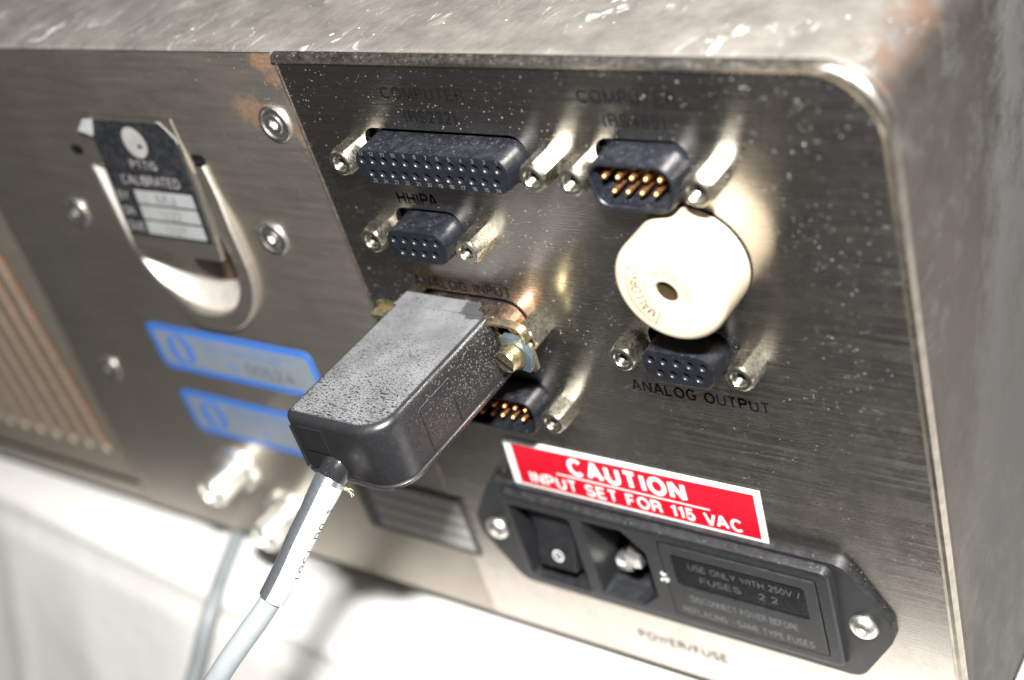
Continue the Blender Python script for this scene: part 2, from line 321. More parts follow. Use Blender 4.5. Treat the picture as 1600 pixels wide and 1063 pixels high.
GL = {  # grotesque capitals as centre lines: advance width, strokes
 'A': (.78, [[(0, 0), (.345, 1), (.435, 1), (.78, 0)], [(.13, .33), (.65, .33)]]),
 'B': (.66, [[(0, .53), (.40, .53)]+arc_(.40, .765, .23, .235, -90, 90)+[(0, 1), (0, 0), (.42, 0)]+arc_(.42, .265, .24, .265, -90, 90)]),
 'C': (.78, [arc_(.40, .5, .40, .5, 42, 318, 18)]),
 'D': (.72, [[(0, 0), (0, 1), (.30, 1)]+arc_(.30, .5, .42, .5, 90, -90, 14)+[(0, 0)]]),
 'E': (.60, [[(.60, 0), (0, 0), (0, 1), (.60, 1)], [(0, .53), (.54, .53)]]),
 'F': (.57, [[(0, 0), (0, 1), (.57, 1)], [(0, .52), (.50, .52)]]),
 'G': (.80, [arc_(.40, .5, .40, .5, 45, 335, 18)+[(.78, .45), (.44, .45)]]),
 'H': (.70, [[(0, 0), (0, 1)], [(.70, 0), (.70, 1)], [(0, .53), (.70, .53)]]),
 'I': (.02, [[(.01, 0), (.01, 1)]]),
 'J': (.46, [[(.46, 1), (.46, .24)]+arc_(.23, .24, .23, .24, 0, -180)]),
 'K': (.70, [[(0, 0), (0, 1)], [(.66, 1), (0, .36)], [(.23, .58), (.70, 0)]]),
 'L': (.54, [[(0, 1), (0, 0), (.54, 0)]]),
 'M': (.84, [[(0, 0), (0, 1)], [(.84, 0), (.84, 1)], [(.02, 1), (.40, .08), (.44, .08), (.82, 1)]]),
 'N': (.72, [[(0, 0), (0, 1)], [(.72, 0), (.72, 1)], [(.03, 1), (.69, 0)]]),
 'O': (.84, [arc_(.42, .5, .42, .5, 0, 360, 24)]),
 'P': (.62, [[(0, 0), (0, 1), (.36, 1)]+arc_(.36, .74, .26, .26, 90, -90)+[(0, .48)]]),
 'Q': (.84, [arc_(.42, .5, .42, .5, 0, 360, 24), [(.52, .24), (.82, -.04)]]),
 'R': (.66, [[(0, 0), (0, 1), (.38, 1)]+arc_(.38, .75, .25, .25, 90, -90)+[(0, .50)], [(.38, .50)]+arc_(.44, .32, .18, .18, 70, 0, 5)+[(.66, 0)]]),
 'S': (.66, [arc_(.33, .745, .30, .255, 20, 262, 12)+arc_(.33, .25, .34, .25, 82, -165, 12)]),
 'T': (.66, [[(0, 1), (.66, 1)], [(.33, 1), (.33, 0)]]),
 'U': (.68, [[(0, 1), (0, .32)]+arc_(.34, .32, .34, .32, 180, 360, 12)+[(.68, 1)]]),
 'V': (.74, [[(0, 1), (.325, 0), (.415, 0), (.74, 1)]]),
 'W': (1.06, [[(0, 1), (.27, 0), (.53, 1), (.79, 0), (1.06, 1)]]),
 'X': (.70, [[(0, 0), (.70, 1)], [(0, 1), (.70, 0)]]),
 'Y': (.72, [[(0, 1), (.36, .44), (.72, 1)], [(.36, .44), (.36, 0)]]),
 'Z': (.64, [[(.02, 1), (.64, 1), (0, 0), (.64, 0)]]),
 '0': (.54, [arc_(.27, .5, .27, .5, 0, 360, 20)]),
 '1': (.24, [[(0, .78), (.24, 1), (.24, 0)]]),
 '2': (.54, [arc_(.27, .73, .26, .27, 170, -20, 9)+[(.40, .47), (0, 0), (.54, 0)]]),
 '3': (.54, [arc_(.27, .75, .25, .25, 165, -75, 9)+[(.22, .52)], [(.30, .52)]+arc_(.27, .26, .27, .26, 70, -165, 10)]),
 '4': (.56, [[(.43, 0), (.43, 1), (0, .30), (.56, .30)]]),
 '5': (.54, [[(.50, 1), (.10, 1), (.04, .50)]+arc_(.26, .31, .27, .31, 130, -160, 12)]),
 '6': (.54, [arc_(.27, .30, .27, .30, 0, 360, 16), arc_(.34, .45, .34, .55, 60, 178, 9)]),
 '7': (.52, [[(0, 1), (.52, 1), (.16, 0)]]),
 '8': (.54, [arc_(.27, .76, .24, .24, 0, 360, 14), arc_(.27, .26, .27, .26, 0, 360, 16)]),
 '9': (.54, [arc_(.27, .70, .27, .30, 0, 360, 16), arc_(.20, .55, .34, .55, -2, -120, 9)]),
 '(': (.18, [arc_(.42, .42, .42, .68, 130, 230, 10)]), ')': (.18, [arc_(-.24, .42, .42, .68, 50, -50, 10)]),
 '/': (.36, [[(0, -.02), (.36, 1.02)]]), '.': (.02, [[(.01, 0), (.01, .10)]]), '-': (.30, [[(0, .42), (.30, .42)]]), ' ': (.22, [])}
def text_geo(body, bold=.0, res=3):
    """letters as flat ribbons, normalised to the unit box: (x, z, layer)"""
    hw = .062+bold; x = 0; V_ = []; F_ = []; layer = 0
    for ci, ch in enumerate(body):
        wd_, st = GL[ch]
        if body[max(0, ci-1):ci+1] in ('PA', 'VA', 'TA', 'AT'): x -= .16
        for pl in st:
            P = [Vector(p) for p in pl]; closed = (P[0]-P[-1]).length < 1e-4
            if closed: P = P[:-1]
            n = len(P); o = len(V_)
            for i, p in enumerate(P):
                a = P[i-1] if (closed or i) else None; b = P[(i+1) % n] if (closed or i < n-1) else None
                t0 = (p-a).normalized() if a is not None else (b-p).normalized(); t1 = (b-p).normalized() if b is not None else t0
                n0 = Vector((-t0.y, t0.x)); m = n0+Vector((-t1.y, t1.x)); m = m.normalized() if m.length > .05 else n0
                k = hw/max(.42, m.dot(n0)); q = p.copy()
                cl_ = lambda y: max(-hw-(.3 if ch in '()Q' else 0), min(1+hw+(.3 if ch in '()' else 0), y))
                V_.append((x+q.x+m.x*k, cl_(q.y+m.y*k), layer % 3)); V_.append((x+q.x-m.x*k, cl_(q.y-m.y*k), layer % 3))
            for i in range(n if closed else n-1): j = (i+1) % n; F_.append((o+2*i, o+2*i+1, o+2*j+1, o+2*j))
            layer += 1
        x += wd_+(.17 if bold < .04 else .14)+2*hw
    x0 = min(p[0] for p in V_); x1 = max(p[0] for p in V_); y0 = min(p[1] for p in V_); y1 = max(p[1] for p in V_)
    if body in 'I1': x0, x1 = x0-.2, x1+.2
    return [((p[0]-x0)/(x1-x0), (p[1]-y0)/(y1-y0), p[2]) for p in V_], F_
def text(body, x0, x1, z0, z1, y, mat, parent, bold=0.0, fn=None, name='lettering', label=None):
    """flat print stretched to the box x0..x1, z0..z1; fn maps (x, z) to a point"""
    v, f = text_geo(body, bold); g = G()
    fn = fn or (lambda x, z: (x, y, z))
    q = [fn(x0+a*(x1-x0), z0+b*(z1-z0)) for a, b, l in v]; g.add([(p[0], p[1]-.005*w[2], p[2]) for p, w in zip(q, v)], f)
    return g.obj(name, mat, parent, label)
# ------------------------------------------------------------------ setting: white sheet over the table
def build_table():
    ed = (Vector((-107, -25.2, 0))-Vector((-266, -13.8, 0))).normalized(); inn = Vector((-ed.y, ed.x, 0))
    if inn.y < 0: inn = -inn
    o = Vector((-107, -25.2, -158)); prof = [(520-24*i, 0) for i in range(21)]+[(30, 0), (18, 0), (9, 0)]
    r = 5.0
    for k in range(9):
        a = k/8*math.pi/2; prof.append((r-r*math.sin(a), -r+r*math.cos(a)))
    prof += [(-.5*d, -d) for d in (8, 12, 17, 23, 30, 38, 47, 57, 68, 80, 95, 112, 130, 155, 185, 220)]
    rings = []
    for i in range(171):
        s = -560+i*6.0; row = []
        for (d, z) in prof:
            w = 0
            if z < -4:
                k = min(1, (-z-4)/30)
                n = mnoise.noise(Vector((s*.012, z*.006, 3)))*5+mnoise.noise(Vector((s*.03+z*.01, z*.012, 9)))*2.2
                crease = 0
                for (s0, sl, a) in ((-168, -.16, 3.2), (-128, -.34, 1.6), (-60, .2, 2.2), (40, -.1, 2.5), (-240, .1, 3)):
                    q = (s-(s0+z*sl))/5.0; crease += a*math.exp(-abs(q))
                w = -(n*.55+crease*.7)*k
            p = o+ed*s+inn*(d+w)+Vector((0, 0, z)); row.append(p)
        rings.append(row)
    g = G(); g.loft(rings, False, False, closed=False)
    ob = g.obj('tabletop', 'white_sheet', angle=60); ob['kind'] = 'structure'
    ob['label'] = 'white sheeted table edge under the instrument, hanging down in soft folds'
build_table()
# ------------------------------------------------------------------ the instrument
inst = bpy.data.objects.new('instrument', None); col.objects.link(inst); inst.location = W((-150, 150, -158)); inst.empty_display_size = .05
inst['label'] = 'worn steel electronic instrument seen from its rear panel of sockets'; inst['category'] = 'instrument'
# cover: sheet metal tube with rounded upper edges
def cover_outline(ins, back=False):
    return rpoly([(-366+ins, -151.5+ins), (65.2-ins, -151.5+ins), (65.2-ins, 11.2-ins), (-366+ins, 11.2-ins)], [2, 2, 11-ins*.6, 11-ins*.6], 10)
g = G()
g.loft([at_y(cover_outline(i), y) for i, y in ((0, 300), (0, 1.6), (.25, .7), (.8, .2), (1.4, .3), (1.6, 1.0), (1.6, 295))], False, False)
g.add(at_y(cover_outline(0), 300), [tuple(range(len(cover_outline(0))))])
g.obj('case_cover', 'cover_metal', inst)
# connector places
DB25 = (-24.9, -10.45); HH = (-35.57, -28.9); RS = (19.45, -10.6); AO = (19.57, -49.9); AI = (-32.3, -49.3); LM = (-32.3, -71.0)
FACE = -5.87
def pins_w(n): return (n-1)*2.77+5.5
CONN = [(DB25, 13), (HH, 5), (RS, 5), (AO, 5), (AI, 8), (LM, 8)]
holes = [dshape(c[0]-.45, c[1]+.2, pins_w(n)+(2.2 if c in (RS, LM) else .9), 9.0 if c not in (RS, LM) else 10.6, 2.6, .55) for c, n in CONN]
INLET = rpoly([(-41, -127.5), (39, -127.5), (39, -100), (-41, -100)], 1)
holes += [INLET, circ(25, -28, 5, 20)]
outl = rpoly([(-61.9, -151.3), (62.9, -151.3), (62.9, 8.7), (-61.9, 8.7)], [0, 0, 9.5, .8], 10)
g = G(); g.plate([outl]+holes, 0, 1.5)
panel = g.obj('rear_panel', 'panel_steel', inst, 'brushed steel connector panel with dark upper reflections')
# rolled rim round the upper and right edge of the connector panel
path = [(-61.9, 9.7)]+[(x, 9.75) for x in (-50, -30, -10, 10, 30, 45, 52)]
for k in range(11):
    a = math.pi/2*(1-k/10); path.append((52.6+11.2*math.cos(a), -1.45+11.2*math.sin(a)))
path += [(63.85, z) for z in (-8, -30, -60, -90, -120, -151.2)]
rings = []
for i, p in enumerate(path):
    a = Vector(path[max(i-1, 0)]); b = Vector(path[min(i+1, len(path)-1)]); t = (b-a).normalized(); nrm = Vector((-t.y, t.x))
    wd_ = 1.15+.75*max(0, 1-abs(i-13)/5)
    rings.append([(p[0]+nrm.x*wd_*u, y+.04*math.sin(i*2.1), p[1]+nrm.y*wd_*u) for u, y in ((-1, .4), (-.95, -.35), (-.6, -.95), (0, -1.2), (.55, -.95), (.9, -.3), (1, .5))])
g = G(); g.loft(rings, True, True, closed=False); g.obj('panel_rim', 'rim_steel', inst)
# left panel with the thumb opening
UC = (-122.3, -42.5)
def ushape(r, top, n=16): return [(UC[0]-r, top)]+[(UC[0]-r*math.cos(math.pi*k/n), UC[1]-r*math.sin(math.pi*k/n)) for k in range(n+1)]+[(UC[0]+r, top)]
g = G()
lo = [(-204.5, -151.3), (-62.75, -151.3), (-62.75, 10.5), (-187.5, 10.5), (-187.5, -30), (-191, -90)]
g.plate([[(-204.5, -151.3), (-62.8, -151.3), (-62.8, 10.6), (-193.5, 10.6), (-196, -60)], ushape(20.0, -20)], 0, 1.5)
g.obj('side_panel', 'left_steel', inst, 'dull brown-grey steel panel left of the connector panel')
# black strip behind the seam, painting the shade of the gap
g = G(); g.box(-63.6, -61, 1.6, 2.4, -151, 10.2); g.obj('seam_shade_strip', 'shade_black', inst)
g = G(); g.loft(tube_rings([(-62.3, .05, z) for z in (-151, -100, -50, -10, 8.6)]+[(-62.0, .0, 10.2)], .33, 8)); g.obj('seam_edge', 'rim_steel', inst)
# bowl behind the opening
g = G(); rings = []
n = 22
for k in range(9):
    f = k/8; rr = 19.9*math.cos(f*math.pi/2*.86); y = .6+8.0*math.sin(f*math.pi/2)**1.3
    lp = [(UC[0]-rr, UC[1]+22*(1-f*.35))]+[(UC[0]-rr*math.cos(math.pi*i/n), UC[1]-rr*math.sin(math.pi*i/n)) for i in range(n+1)]+[(UC[0]+rr, UC[1]+22*(1-f*.35))]
    rings.append(at_y(lp, y))
g.loft(rings, False, True); g.obj('finger_recess', 'bowl_steel', inst, 'bright scooped recess behind the bail ring')
g = G(); g.plate([[(-119.5+9.0*math.cos(a_*math.pi/9), -51.6+4.4*math.sin(a_*math.pi/9)) for a_ in range(18)]], 5.9, 6.3); g.obj('recess_shade_plate', 'shade_brown', inst)  # brown plate painting the shadowed hollow under the tongue
# bail ring: flat U of steel, standing proud of the panel
rings = []
cl = [(UC[0]-22.3, -17.5), (UC[0]-22.3, -26), (UC[0]-22.3, -34)]+[(UC[0]-22.3*math.cos(math.pi*k/26), UC[1]-22.3*math.sin(math.pi*k/26)) for k in range(27)]+[(UC[0]+22.3, -34), (UC[0]+22.3, -26), (UC[0]+22.3, -17.5)]
for i, p in enumerate(cl):
    a = Vector(cl[max(i-1, 0)]); b = Vector(cl[min(i+1, len(cl)-1)]); t = (b-a).normalized(); nr = Vector((-t.y, t.x))
    hw = 2.5 if 2 < i < len(cl)-3 else (1.7, 2.1, 2.6, 2.6, 2.1, 1.7)[min(i, 2) if i < 3 else 3+i-(len(cl)-3)]
    yl = -1.7 if 1 < i < len(cl)-2 else -.9
    yl = yl+(2.6*max(0, min(1, (UC[0]-4-p[0])/16)))
    rings.append([(p[0]+nr.x*hw*u, yy, p[1]+nr.y*hw*u) for u, yy in ((-1, 1.0), (-1, min(.98, yl+.5)), (-.8, min(.97, yl)), (.8, min(.97, yl)), (1, min(.98, yl+.5)), (1, 1.0))])
g = G(); g.loft(rings); g.obj('bail_ring', 'left_steel', inst, 'U-shaped steel bail round the finger recess')
for sx in (-1, 1): g = G(); g.plate([rpoly(rect(UC[0]+sx*22.3-2.3, UC[0]+sx*22.3+2.3, -17.6, -14.9), 1.2)], -.03, .5); g.obj('pivot_slot_shade', 'shade_black', inst)  # black plates painting the shade of the open slots
# tongue, bent out at its lower end, with the calibration label on it
def tongue(x, z):
    f = max(0, min(1, (-12-z)/33.0)); return -.2-3.4*f**1.2
rings = []
for k in range(13):
    z = -6-36.5*k/12; y = tongue(0, z); hw = 17.8 if z > -40 else 17.8-.5*(-40-z)**1.1*.25
    rings.append([(-121.3-hw+3.6, y-.0, z), (-121.3+hw, y, z), (-121.3+hw, y+1.3, z), (-121.3-hw+3.6, y+1.3, z)])
g = G(); g.loft(rings); tg = g.obj('tongue', 'left_steel', inst)
def on_tongue(off): return lambda x, z: (x, tongue(x, z)-off, z)
CX0, CX1, CZ0, CZ1 = -135.0, -104.6, -37.8, -7.2
def skin(loop, off, fn, nz=14):
    """thin sheet following fn: loop is a polygon, cut to horizontal bands"""
    zs = sorted({p[1] for p in loop} | {min(p[1] for p in loop)+(max(p[1] for p in loop)-min(p[1] for p in loop))*i/nz for i in range(nz+1)})
    L = []
    for z in zs:
        xs = []
        for i in range(len(loop)):
            a, b = loop[i], loop[(i+1) % len(loop)]
            if abs(a[1]-b[1]) < 1e-9:
                if abs(a[1]-z) < 1e-9: xs += [a[0], b[0]]
            elif min(a[1], b[1])-1e-9 <= z <= max(a[1], b[1])+1e-9: xs.append(a[0]+(b[0]-a[0])*(z-a[1])/(b[1]-a[1]))
        L.append((z, min(xs), max(xs)))
    g = G(); front = [[fn(x0, z), fn(x1, z)] for z, x0, x1 in L]
    rr = []
    for (p, q) in front: rr.append([(p[0], p[1]-off, p[2]), (q[0], q[1]-off, q[2]), (q[0], q[1]-off+.12, q[2]), (p[0], p[1]-off+.12, p[2])])
    g.loft(rr); return g
base_fn = lambda x, z: (x, tongue(x, z), z)
calib = skin([(CX0, CZ0), (CX1, CZ0), (CX1, CZ1-4), (CX1-3.2, CZ1), (CX0+3, CZ1), (CX0, CZ1-3)], .16, base_fn).obj('calibration_label', 'label_black', inst, 'black calibration sticker with three pale entry boxes')
skin([(CX1-4.5, CZ1+.25), (CX1-3.1, CZ1+.25), (CX1+.35, CZ1-4), (CX1+.35, CZ1-5.2), (CX1-3.2, CZ1-.2)], .14, base_fn, 4).obj('label_edge', 'label_silver', calib)
g = G(); g.loft([[(CX0-2.4, -1.6, CZ1-2.6), (CX0+.6, -.5, CZ1-4.4), (CX0+3.2, -.4, CZ1+.2), (CX0+.8, -1.3, CZ1+.5)], [(CX0-2.2, -1.9, CZ1-2.3), (CX0+.6, -.8, CZ1-4.2), (CX0+3.0, -.7, CZ1+.2), (CX0+.9, -1.6, CZ1+.4)]]); g.obj('peeled_corner', 'label_pale', calib)
ft = on_tongue(.30)
g = G(); nd = 20; g.add([ft(-119.6+4.1*math.cos(2*math.pi*i/nd), -12.6+4.1*math.sin(2*math.pi*i/nd)) for i in range(nd)], [tuple(range(nd))]); seal = g.obj('round_emblem', 'label_dull', calib)
g = G(); f2 = on_tongue(.36)
for (a, b, r) in ((-120.3, -11.2, .8), (-118.2, -13.6, .9), (-121.3, -14.0, .6)): g.add([f2(a+r*math.cos(2*math.pi*i/9), b+r*.7*math.sin(2*math.pi*i/9)) for i in range(9)], [tuple(range(9))])
g.obj('emblem_mark', 'label_black', calib)
text('PTTIS', -124.5, -115.0, -19.6, -17.4, 0, 'label_dull', calib, .01, ft)
text('CALIBRATED', -130.2, -109.0, -23.9, -21.4, 0, 'label_dull', calib, .01, ft)
for i, (w_, pen) in enumerate((('BY', 'MJ'), ('ON', '1/22'), ('DUE', '1/07'))):
    zt = -25.2-4.1*i
    text(w_, -134.0, -129.9+(1.6 if i == 2 else 0), zt-3.1, zt-.7, 0, 'label_dull', calib, .01, ft)
    skin([(-127.2, zt-3.7), (-106.4, zt-3.7), (-106.4, zt-.2), (-127.2, zt-.2)], .24, base_fn, 3).obj('entry_box', 'label_silver', calib)
    text(pen, -119.5, -112.5, zt-3.2, zt-.8, 0, 'pen_ink', calib, -.01, on_tongue(.42))
# hex socket screws of the left panel
g = G(); g.lathe(0, 0, [(4.3, .2), (4.3, -.3), (4.05, -.55), (3.5, -.5), (3.3, -.3), (2.3, -.3), (2.1, -.5), (1.25, -.52)], 30)
hexr = [(1.25 if True else 0) for _ in range(1)]
g.lathe(0, 0, [(1.25, -.52), (1.15, .1), (.0, .12)], 6)
scm = mesh('screw', g.v, g.f, True)
for (x, z) in ((-69.4, -5.5), (-86.0, -35.9), (-158.6, -35.4), (-183.5, -91.6)): link('screw', scm, 'screw_steel', inst, (x, -.15, z), (0, random.random()*6, 0))
# ventilation grille at the far left
slots = []
for i in range(18):
    x = -213.2-8.75*i
    slots.append(rpoly(rect(x-2.5, x+2.5, -133.2, -22), 2.4, 5))
g = G(); g.plate([[(-365, -143.5), (-205.2, -143.5), (-197.6, -60), (-195, 10), (-365, 10)]]+slots, 1.0, 2.6)
vent = g.obj('vent_grille', 'vent_steel', inst, 'slotted steel ventilation grille with rusty orange gaps')
g = G(); g.plate([[(-364, -151), (-204.7, -151), (-205.4, -144.4), (-364, -144.4)]], .2, 2.0); g.obj('bottom_rail', 'left_steel', inst)
for i in range(18):
    x = -213.2-8.75*i
    g = G(); g.box(x-3.6, x+2.2, 3.0, 3.5, -133, -22); g.obj('rusty_fin', 'rust_inside', inst)
# blue asset stickers
def asset(x0, z1, num, lines):
    x1 = x0+62.5; z0 = z1-15.6
    g = G(); g.plate([rpoly(rect(x0, x1, z0, z1), 2.6)], -.14, .02); st = g.obj('asset_sticker', 'label_blue', inst, 'blue-bordered asset sticker with round emblem and stamped number' if num else 'blue-bordered asset sticker half hidden behind the black plug')
    g = G(); g.plate([rpoly(rect(x0+2, x1-1.8, z0+1.9, z1-2.1), 1.4)], -.19, -.1); g.obj('sticker_field', 'label_bluish', st)
    cx, cz = x0+10.8, (z0+z1)/2-.1
    for sg in (-1, 1):                                              # emblem: two facing arcs round a pale S
        g = G(); pts = []; ca, sa = math.cos(.35), math.sin(.35)
        for k in range(15): a = math.radians(90+180*k/14); pts.append((4.4*math.cos(a)-.7, 5.0*math.sin(a)))
        for k in range(15): a = math.radians(270-180*k/14); pts.append((1.5*math.cos(a)-.7, 3.9*math.sin(a)+(.0 if k in (0, 14) else 0)))
        pts = [(cx+sg*(x*ca-z*sa*.4), cz+sg*(z+x*.25)) for x, z in pts]
        g.plate([pts], -.23, -.18); g.obj('emblem_half', 'label_blue', st)
    for (a, b, zz, h, s_) in lines: text(s_, x0+a, x0+b, zz+z0, zz+z0+h, -.23, 'label_blue_pale', st, .01)
    if num: text(num, x0+35, x0+52, z0+3.3, z0+7.6, -.24, 'pen_ink', st, .02)
    text('A', x0+28.5, x0+31.5, z0+3.2, z0+6.8, -.24, 'label_blue_pale', st)
LN = [(18, 55, 11.2, 1.3, 'PROPERTY AND EQUIPMENT RECORD'), (22, 50, 9.2, 1.2, 'IDENTIFICATION NUMBER')]
asset(-154.1, -70.1, '00524', LN)
asset(-154.3, -93.4, None, LN)
# data plate below the plug
g = G(); g.plate([rpoly(rect(-96.5, -58.6, -129.6, -109.8), .8)], -.35, .05); dp = g.obj('data_plate', 'label_plate_dark', inst, 'small dark plate with pale ruled lines under the plug')
for i in range(4):
    z = -111.2-4.35*i; g = G(); g.plate([rect(-91.5, -60.0, z-3.7, z)], -.40, -.34); g.obj('plate_row', 'plate_pale', dp)
# printed captions
def cap(s, x0, x1, z0, z1, mat='print_black', b=.03): text(s, x0, x1, z0, z1, -.025, mat, inst, b)
cap('COMPUTER', -36.6, -16.3, 1.35, 3.95); cap('(RS232)', -32.6, -19.8, -3.7, -.9)
cap('COMPUTER', 8.8, 28.4, 2.0, 4.7); cap('(RS485)', 12.9, 25.3, -2.5, .3)
cap('HHIPA', -42.3, -31.7, -22.7, -19.8); cap('ANALOG INPUT', -46.3, -20.7, -43.6, -40.9)
cap('ANALOG OUTPUT', 3.2, 33.3, -62.6, -59.8); cap('POWER/FUSE', -15.5, 8.3, -143.1, -140.2, 'print_grey')
# --------- D connectors
def hexr_(th, a): q = (th % (math.pi/3))-math.pi/6; return a/math.cos(q)
def jack_mesh(L=5.8):
    g = G(); n = 36; rings = []; ap = 2.68
    for y, lim in ((.0, 9), (-L+.85, 9), (-L+.45, 2.78), (-L+.12, 2.62), (-L, 2.42), (-L, 1.72), (-L+.35, 1.46)):
        rings.append([(min(hexr_(2*math.pi*i/n, ap), lim)*math.cos(2*math.pi*i/n), y, min(hexr_(2*math.pi*i/n, ap), lim)*math.sin(2*math.pi*i/n)) for i in range(n)])
    y = -L+.35
    for k in range(9):
        rr = 1.46 if k % 2 == 0 else 1.22; y += .26
        rings.append([(rr*math.cos(2*math.pi*i/n), y, rr*math.sin(2*math.pi*i/n)) for i in range(n)])
    g.loft(rings, True, True); me = mesh('jackscrew', g.v, g.f, True, 30)
    me.materials.append(MAT['nickel']); me.materials.append(MAT['thread_shade'])
    for p in me.polygons:
        if max(math.hypot(me.vertices[i].co.x, me.vertices[i].co.z) for i in p.vertices) < .00147: p.material_index = 1
    return me
JM = jack_mesh(); JL = jack_mesh(8.2)
def jacks(c, n, parent, lens=(JM, JM)):
    half = {13: 23.52, 5: 12.5, 8: 16.66}[n]
    for s_, me in zip((-1, 1), lens): link('jackscrew', me, 'nickel', parent, (c[0]+s_*half, .0, c[1]), (0, random.random()*2, 0))
def female(c, n, label, name):
    cx, cz = c; w = pins_w(n); g = G()
    out = lambda gr: dshape(cx, cz, w, 7.6, 3.1, gr, 9)
    hl = []; pos = []
    for row, cnt in ((0, n), (1, n-1)):
        for i in range(cnt): pos.append((cx-(cnt-1)*2.77/2+i*2.77, cz+1.42-2.84*row))
    L = [[Vector((x, z, 0)) for x, z in out(-.25)]]+[[Vector((x, z, 0)) for x, z in circ(p[0], p[1], .86, 14)] for p in pos]
    tri = tessellate_polygon(L); flat = [p for lp in L for p in lp]
    g.add([(p.x, FACE, p.y) for p in flat], [tuple(t) for t in tri])
    g.loft([at_y(out(gr), y) for gr, y in ((-.25, FACE), (-.05, FACE+.12), (.0, FACE+.4), (.35, 2.5), (2.2, 2.6), (2.2, 3.4))], False, True)
    for p in pos: g.loft([at_y(circ(p[0], p[1], r, 14), y) for r, y in ((.86, FACE), (.74, FACE+.18), (.62, FACE+.34), (.5, FACE+3.2))], False, True)
    ob = g.obj(name, 'connector_black', inst, label, angle=30)
    me = ob.data; me.materials.append(MAT['shade_black'])  # contact hole interiors coloured black as painted shade
    for p in me.polygons:
        q = p.center; y = q.y/S
        if y > FACE+.2 and any(abs(q.x/S-a) < .72 and abs(q.z/S-ZT-b) < .72 and math.hypot(q.x/S-a, q.z/S-ZT-b) < .72 for a, b in pos): p.material_index = 1
    jacks(c, n, ob); return ob, pos
db, pos = female(DB25, 13, 'long black socket with 25 contact holes', 'serial_socket')
gl = []
for k, p in enumerate(pos):
    s_ = str(13-k if k < 13 else 25-(k-13)); wv = .55*len(s_); zz = p[1]+1.12 if k < 13 else p[1]-2.05
    v, f = text_geo(s_, .0, 1); gl.append(([(p[0]-wv/2+a*wv, FACE-.02-.004*l, zz+b*.85) for a, b, l in v], f))
g = G()
for v, f in gl: g.add(v, f)
g.obj('lettering', 'emboss_grey', db)
female(HH, 5, 'small black nine-hole socket below the long socket', 'handheld_socket')
female(AO, 5, 'black nine-hole socket under the cream buzzer', 'analog_output_socket')
female(AI, 8, 'black socket hidden behind the plugged hood', 'analog_input_socket')
pg = G(); pg.lathe(0, 0, [(.0, -5.0), (.30, -4.9), (.46, -4.55), (.5, -4.2), (.5, 0)], 12, False, True); PIN = mesh('contact_pin', pg.v, pg.f, True, 50)
def male(c, n, label, name):
    cx, cz = c; w = pins_w(n)+2.1; g = G(); F = FACE
    out = lambda gr: dshape(cx, cz, w, 9.7, 3.6, gr, 9)
    g.loft([at_y(out(gr), y) for gr, y in ((2.2, 3.4), (2.2, 2.6), (.35, 2.5), (0, F+.5), (-.1, F+.12), (-.3, F), (-.75, F), (-.95, F+.2), (-1.05, F+5.4))], True, True)
    ob = g.obj(name, 'connector_black', inst, label, angle=30)
    for row, cnt in ((0, n), (1, n-1)):
        for i in range(cnt): link('contact_pin', PIN, 'gold', ob, (cx-(cnt-1)*2.77/2+i*2.77, F+5.45, cz+1.42-2.84*row))
    jacks(c, n, ob); return ob
male(RS, 5, 'black shrouded connector with nine gold pins', 'serial_plug')
male(LM, 8, 'black shrouded pin connector half hidden by the plugged hood', 'pin_connector')
# --------- cream buzzer
BC = (25.0, -28.0); g = G()
prof = [(10.2, .1), (10.85, -.5), (10.85, -8.6)]+[(8.85+2.0*math.cos(a*math.pi/16), -9.0-2.0*math.sin(a*math.pi/16)) for a in range(1, 9)]+[(5, -11.05), (2.5, -11.05), (2.2, -10.75), (2.15, -5.5)]
g.lathe(BC[0], BC[1], prof, 56, True, True); bz = g.obj('buzzer', 'cream_plastic', inst, 'round cream plastic buzzer with a centre hole')
g = G(); g.lathe(BC[0], BC[1], [(10.2, -.02), (10.98, -.02), (10.98, -.3), (10.95, -.42), (10.5, -.45)], 48); g.obj('gasket', 'rubber', bz)
g = G(); g.lathe(BC[0], BC[1], [(2.14, -10.3), (1.4, -9.9), (.0, -9.8)], 20); g.obj('hole_shade_disc', 'hole_shade_brown', bz)  # dark disc just below the face, painting the shade of the hole
def arc_text(s, r0, r1, a0, a1, mat):
    v, f = text_geo(s, .0); g = G(); fl_ = G()
    pts = []
    for a, b, l in v:
        th = math.radians(a0+(a1-a0)*a); r = r0+(r1-r0)*b; pts.append((BC[0]+r*math.cos(th), -11.09-.004*l, BC[1]+r*math.sin(th)))
    g.add(pts, f); g.obj('lettering', mat, bz)
arc_text('MALLORY', 4.9, 7.0, 236, 150, 'cream_print'); arc_text('SONALERT', 3.4, 4.8, 118, -20, 'cream_faint')
def arc_line(r, a0, a1, wv, nm='printed_line'):
    g = G(); n = 24
    p = [[(BC[0]+rr*math.cos(math.radians(a0+(a1-a0)*k/n)), -11.08, BC[1]+rr*math.sin(math.radians(a0+(a1-a0)*k/n))) for k in range(n+1)] for rr in (r-wv/2, r+wv/2)]
    g.loft(p, False, False, closed=False); g.obj(nm, 'cream_print', bz)
arc_line(7.9, 243, 143, .16); arc_line(4.2, 232, 150, .14); arc_line(7.4, 222, 160, .10)
for a in (243, 143):
    g = G(); c_, s_ = math.cos(math.radians(a)), math.sin(math.radians(a)); g.add([(BC[0]+r*c_+o_*-s_, -11.08, BC[1]+r*s_+o_*c_) for r, o_ in ((4.6, -.08), (7.9, -.08), (7.9, .08), (4.6, .08))], [(0, 1, 2, 3)]); g.obj('printed_line', 'cream_print', bz)
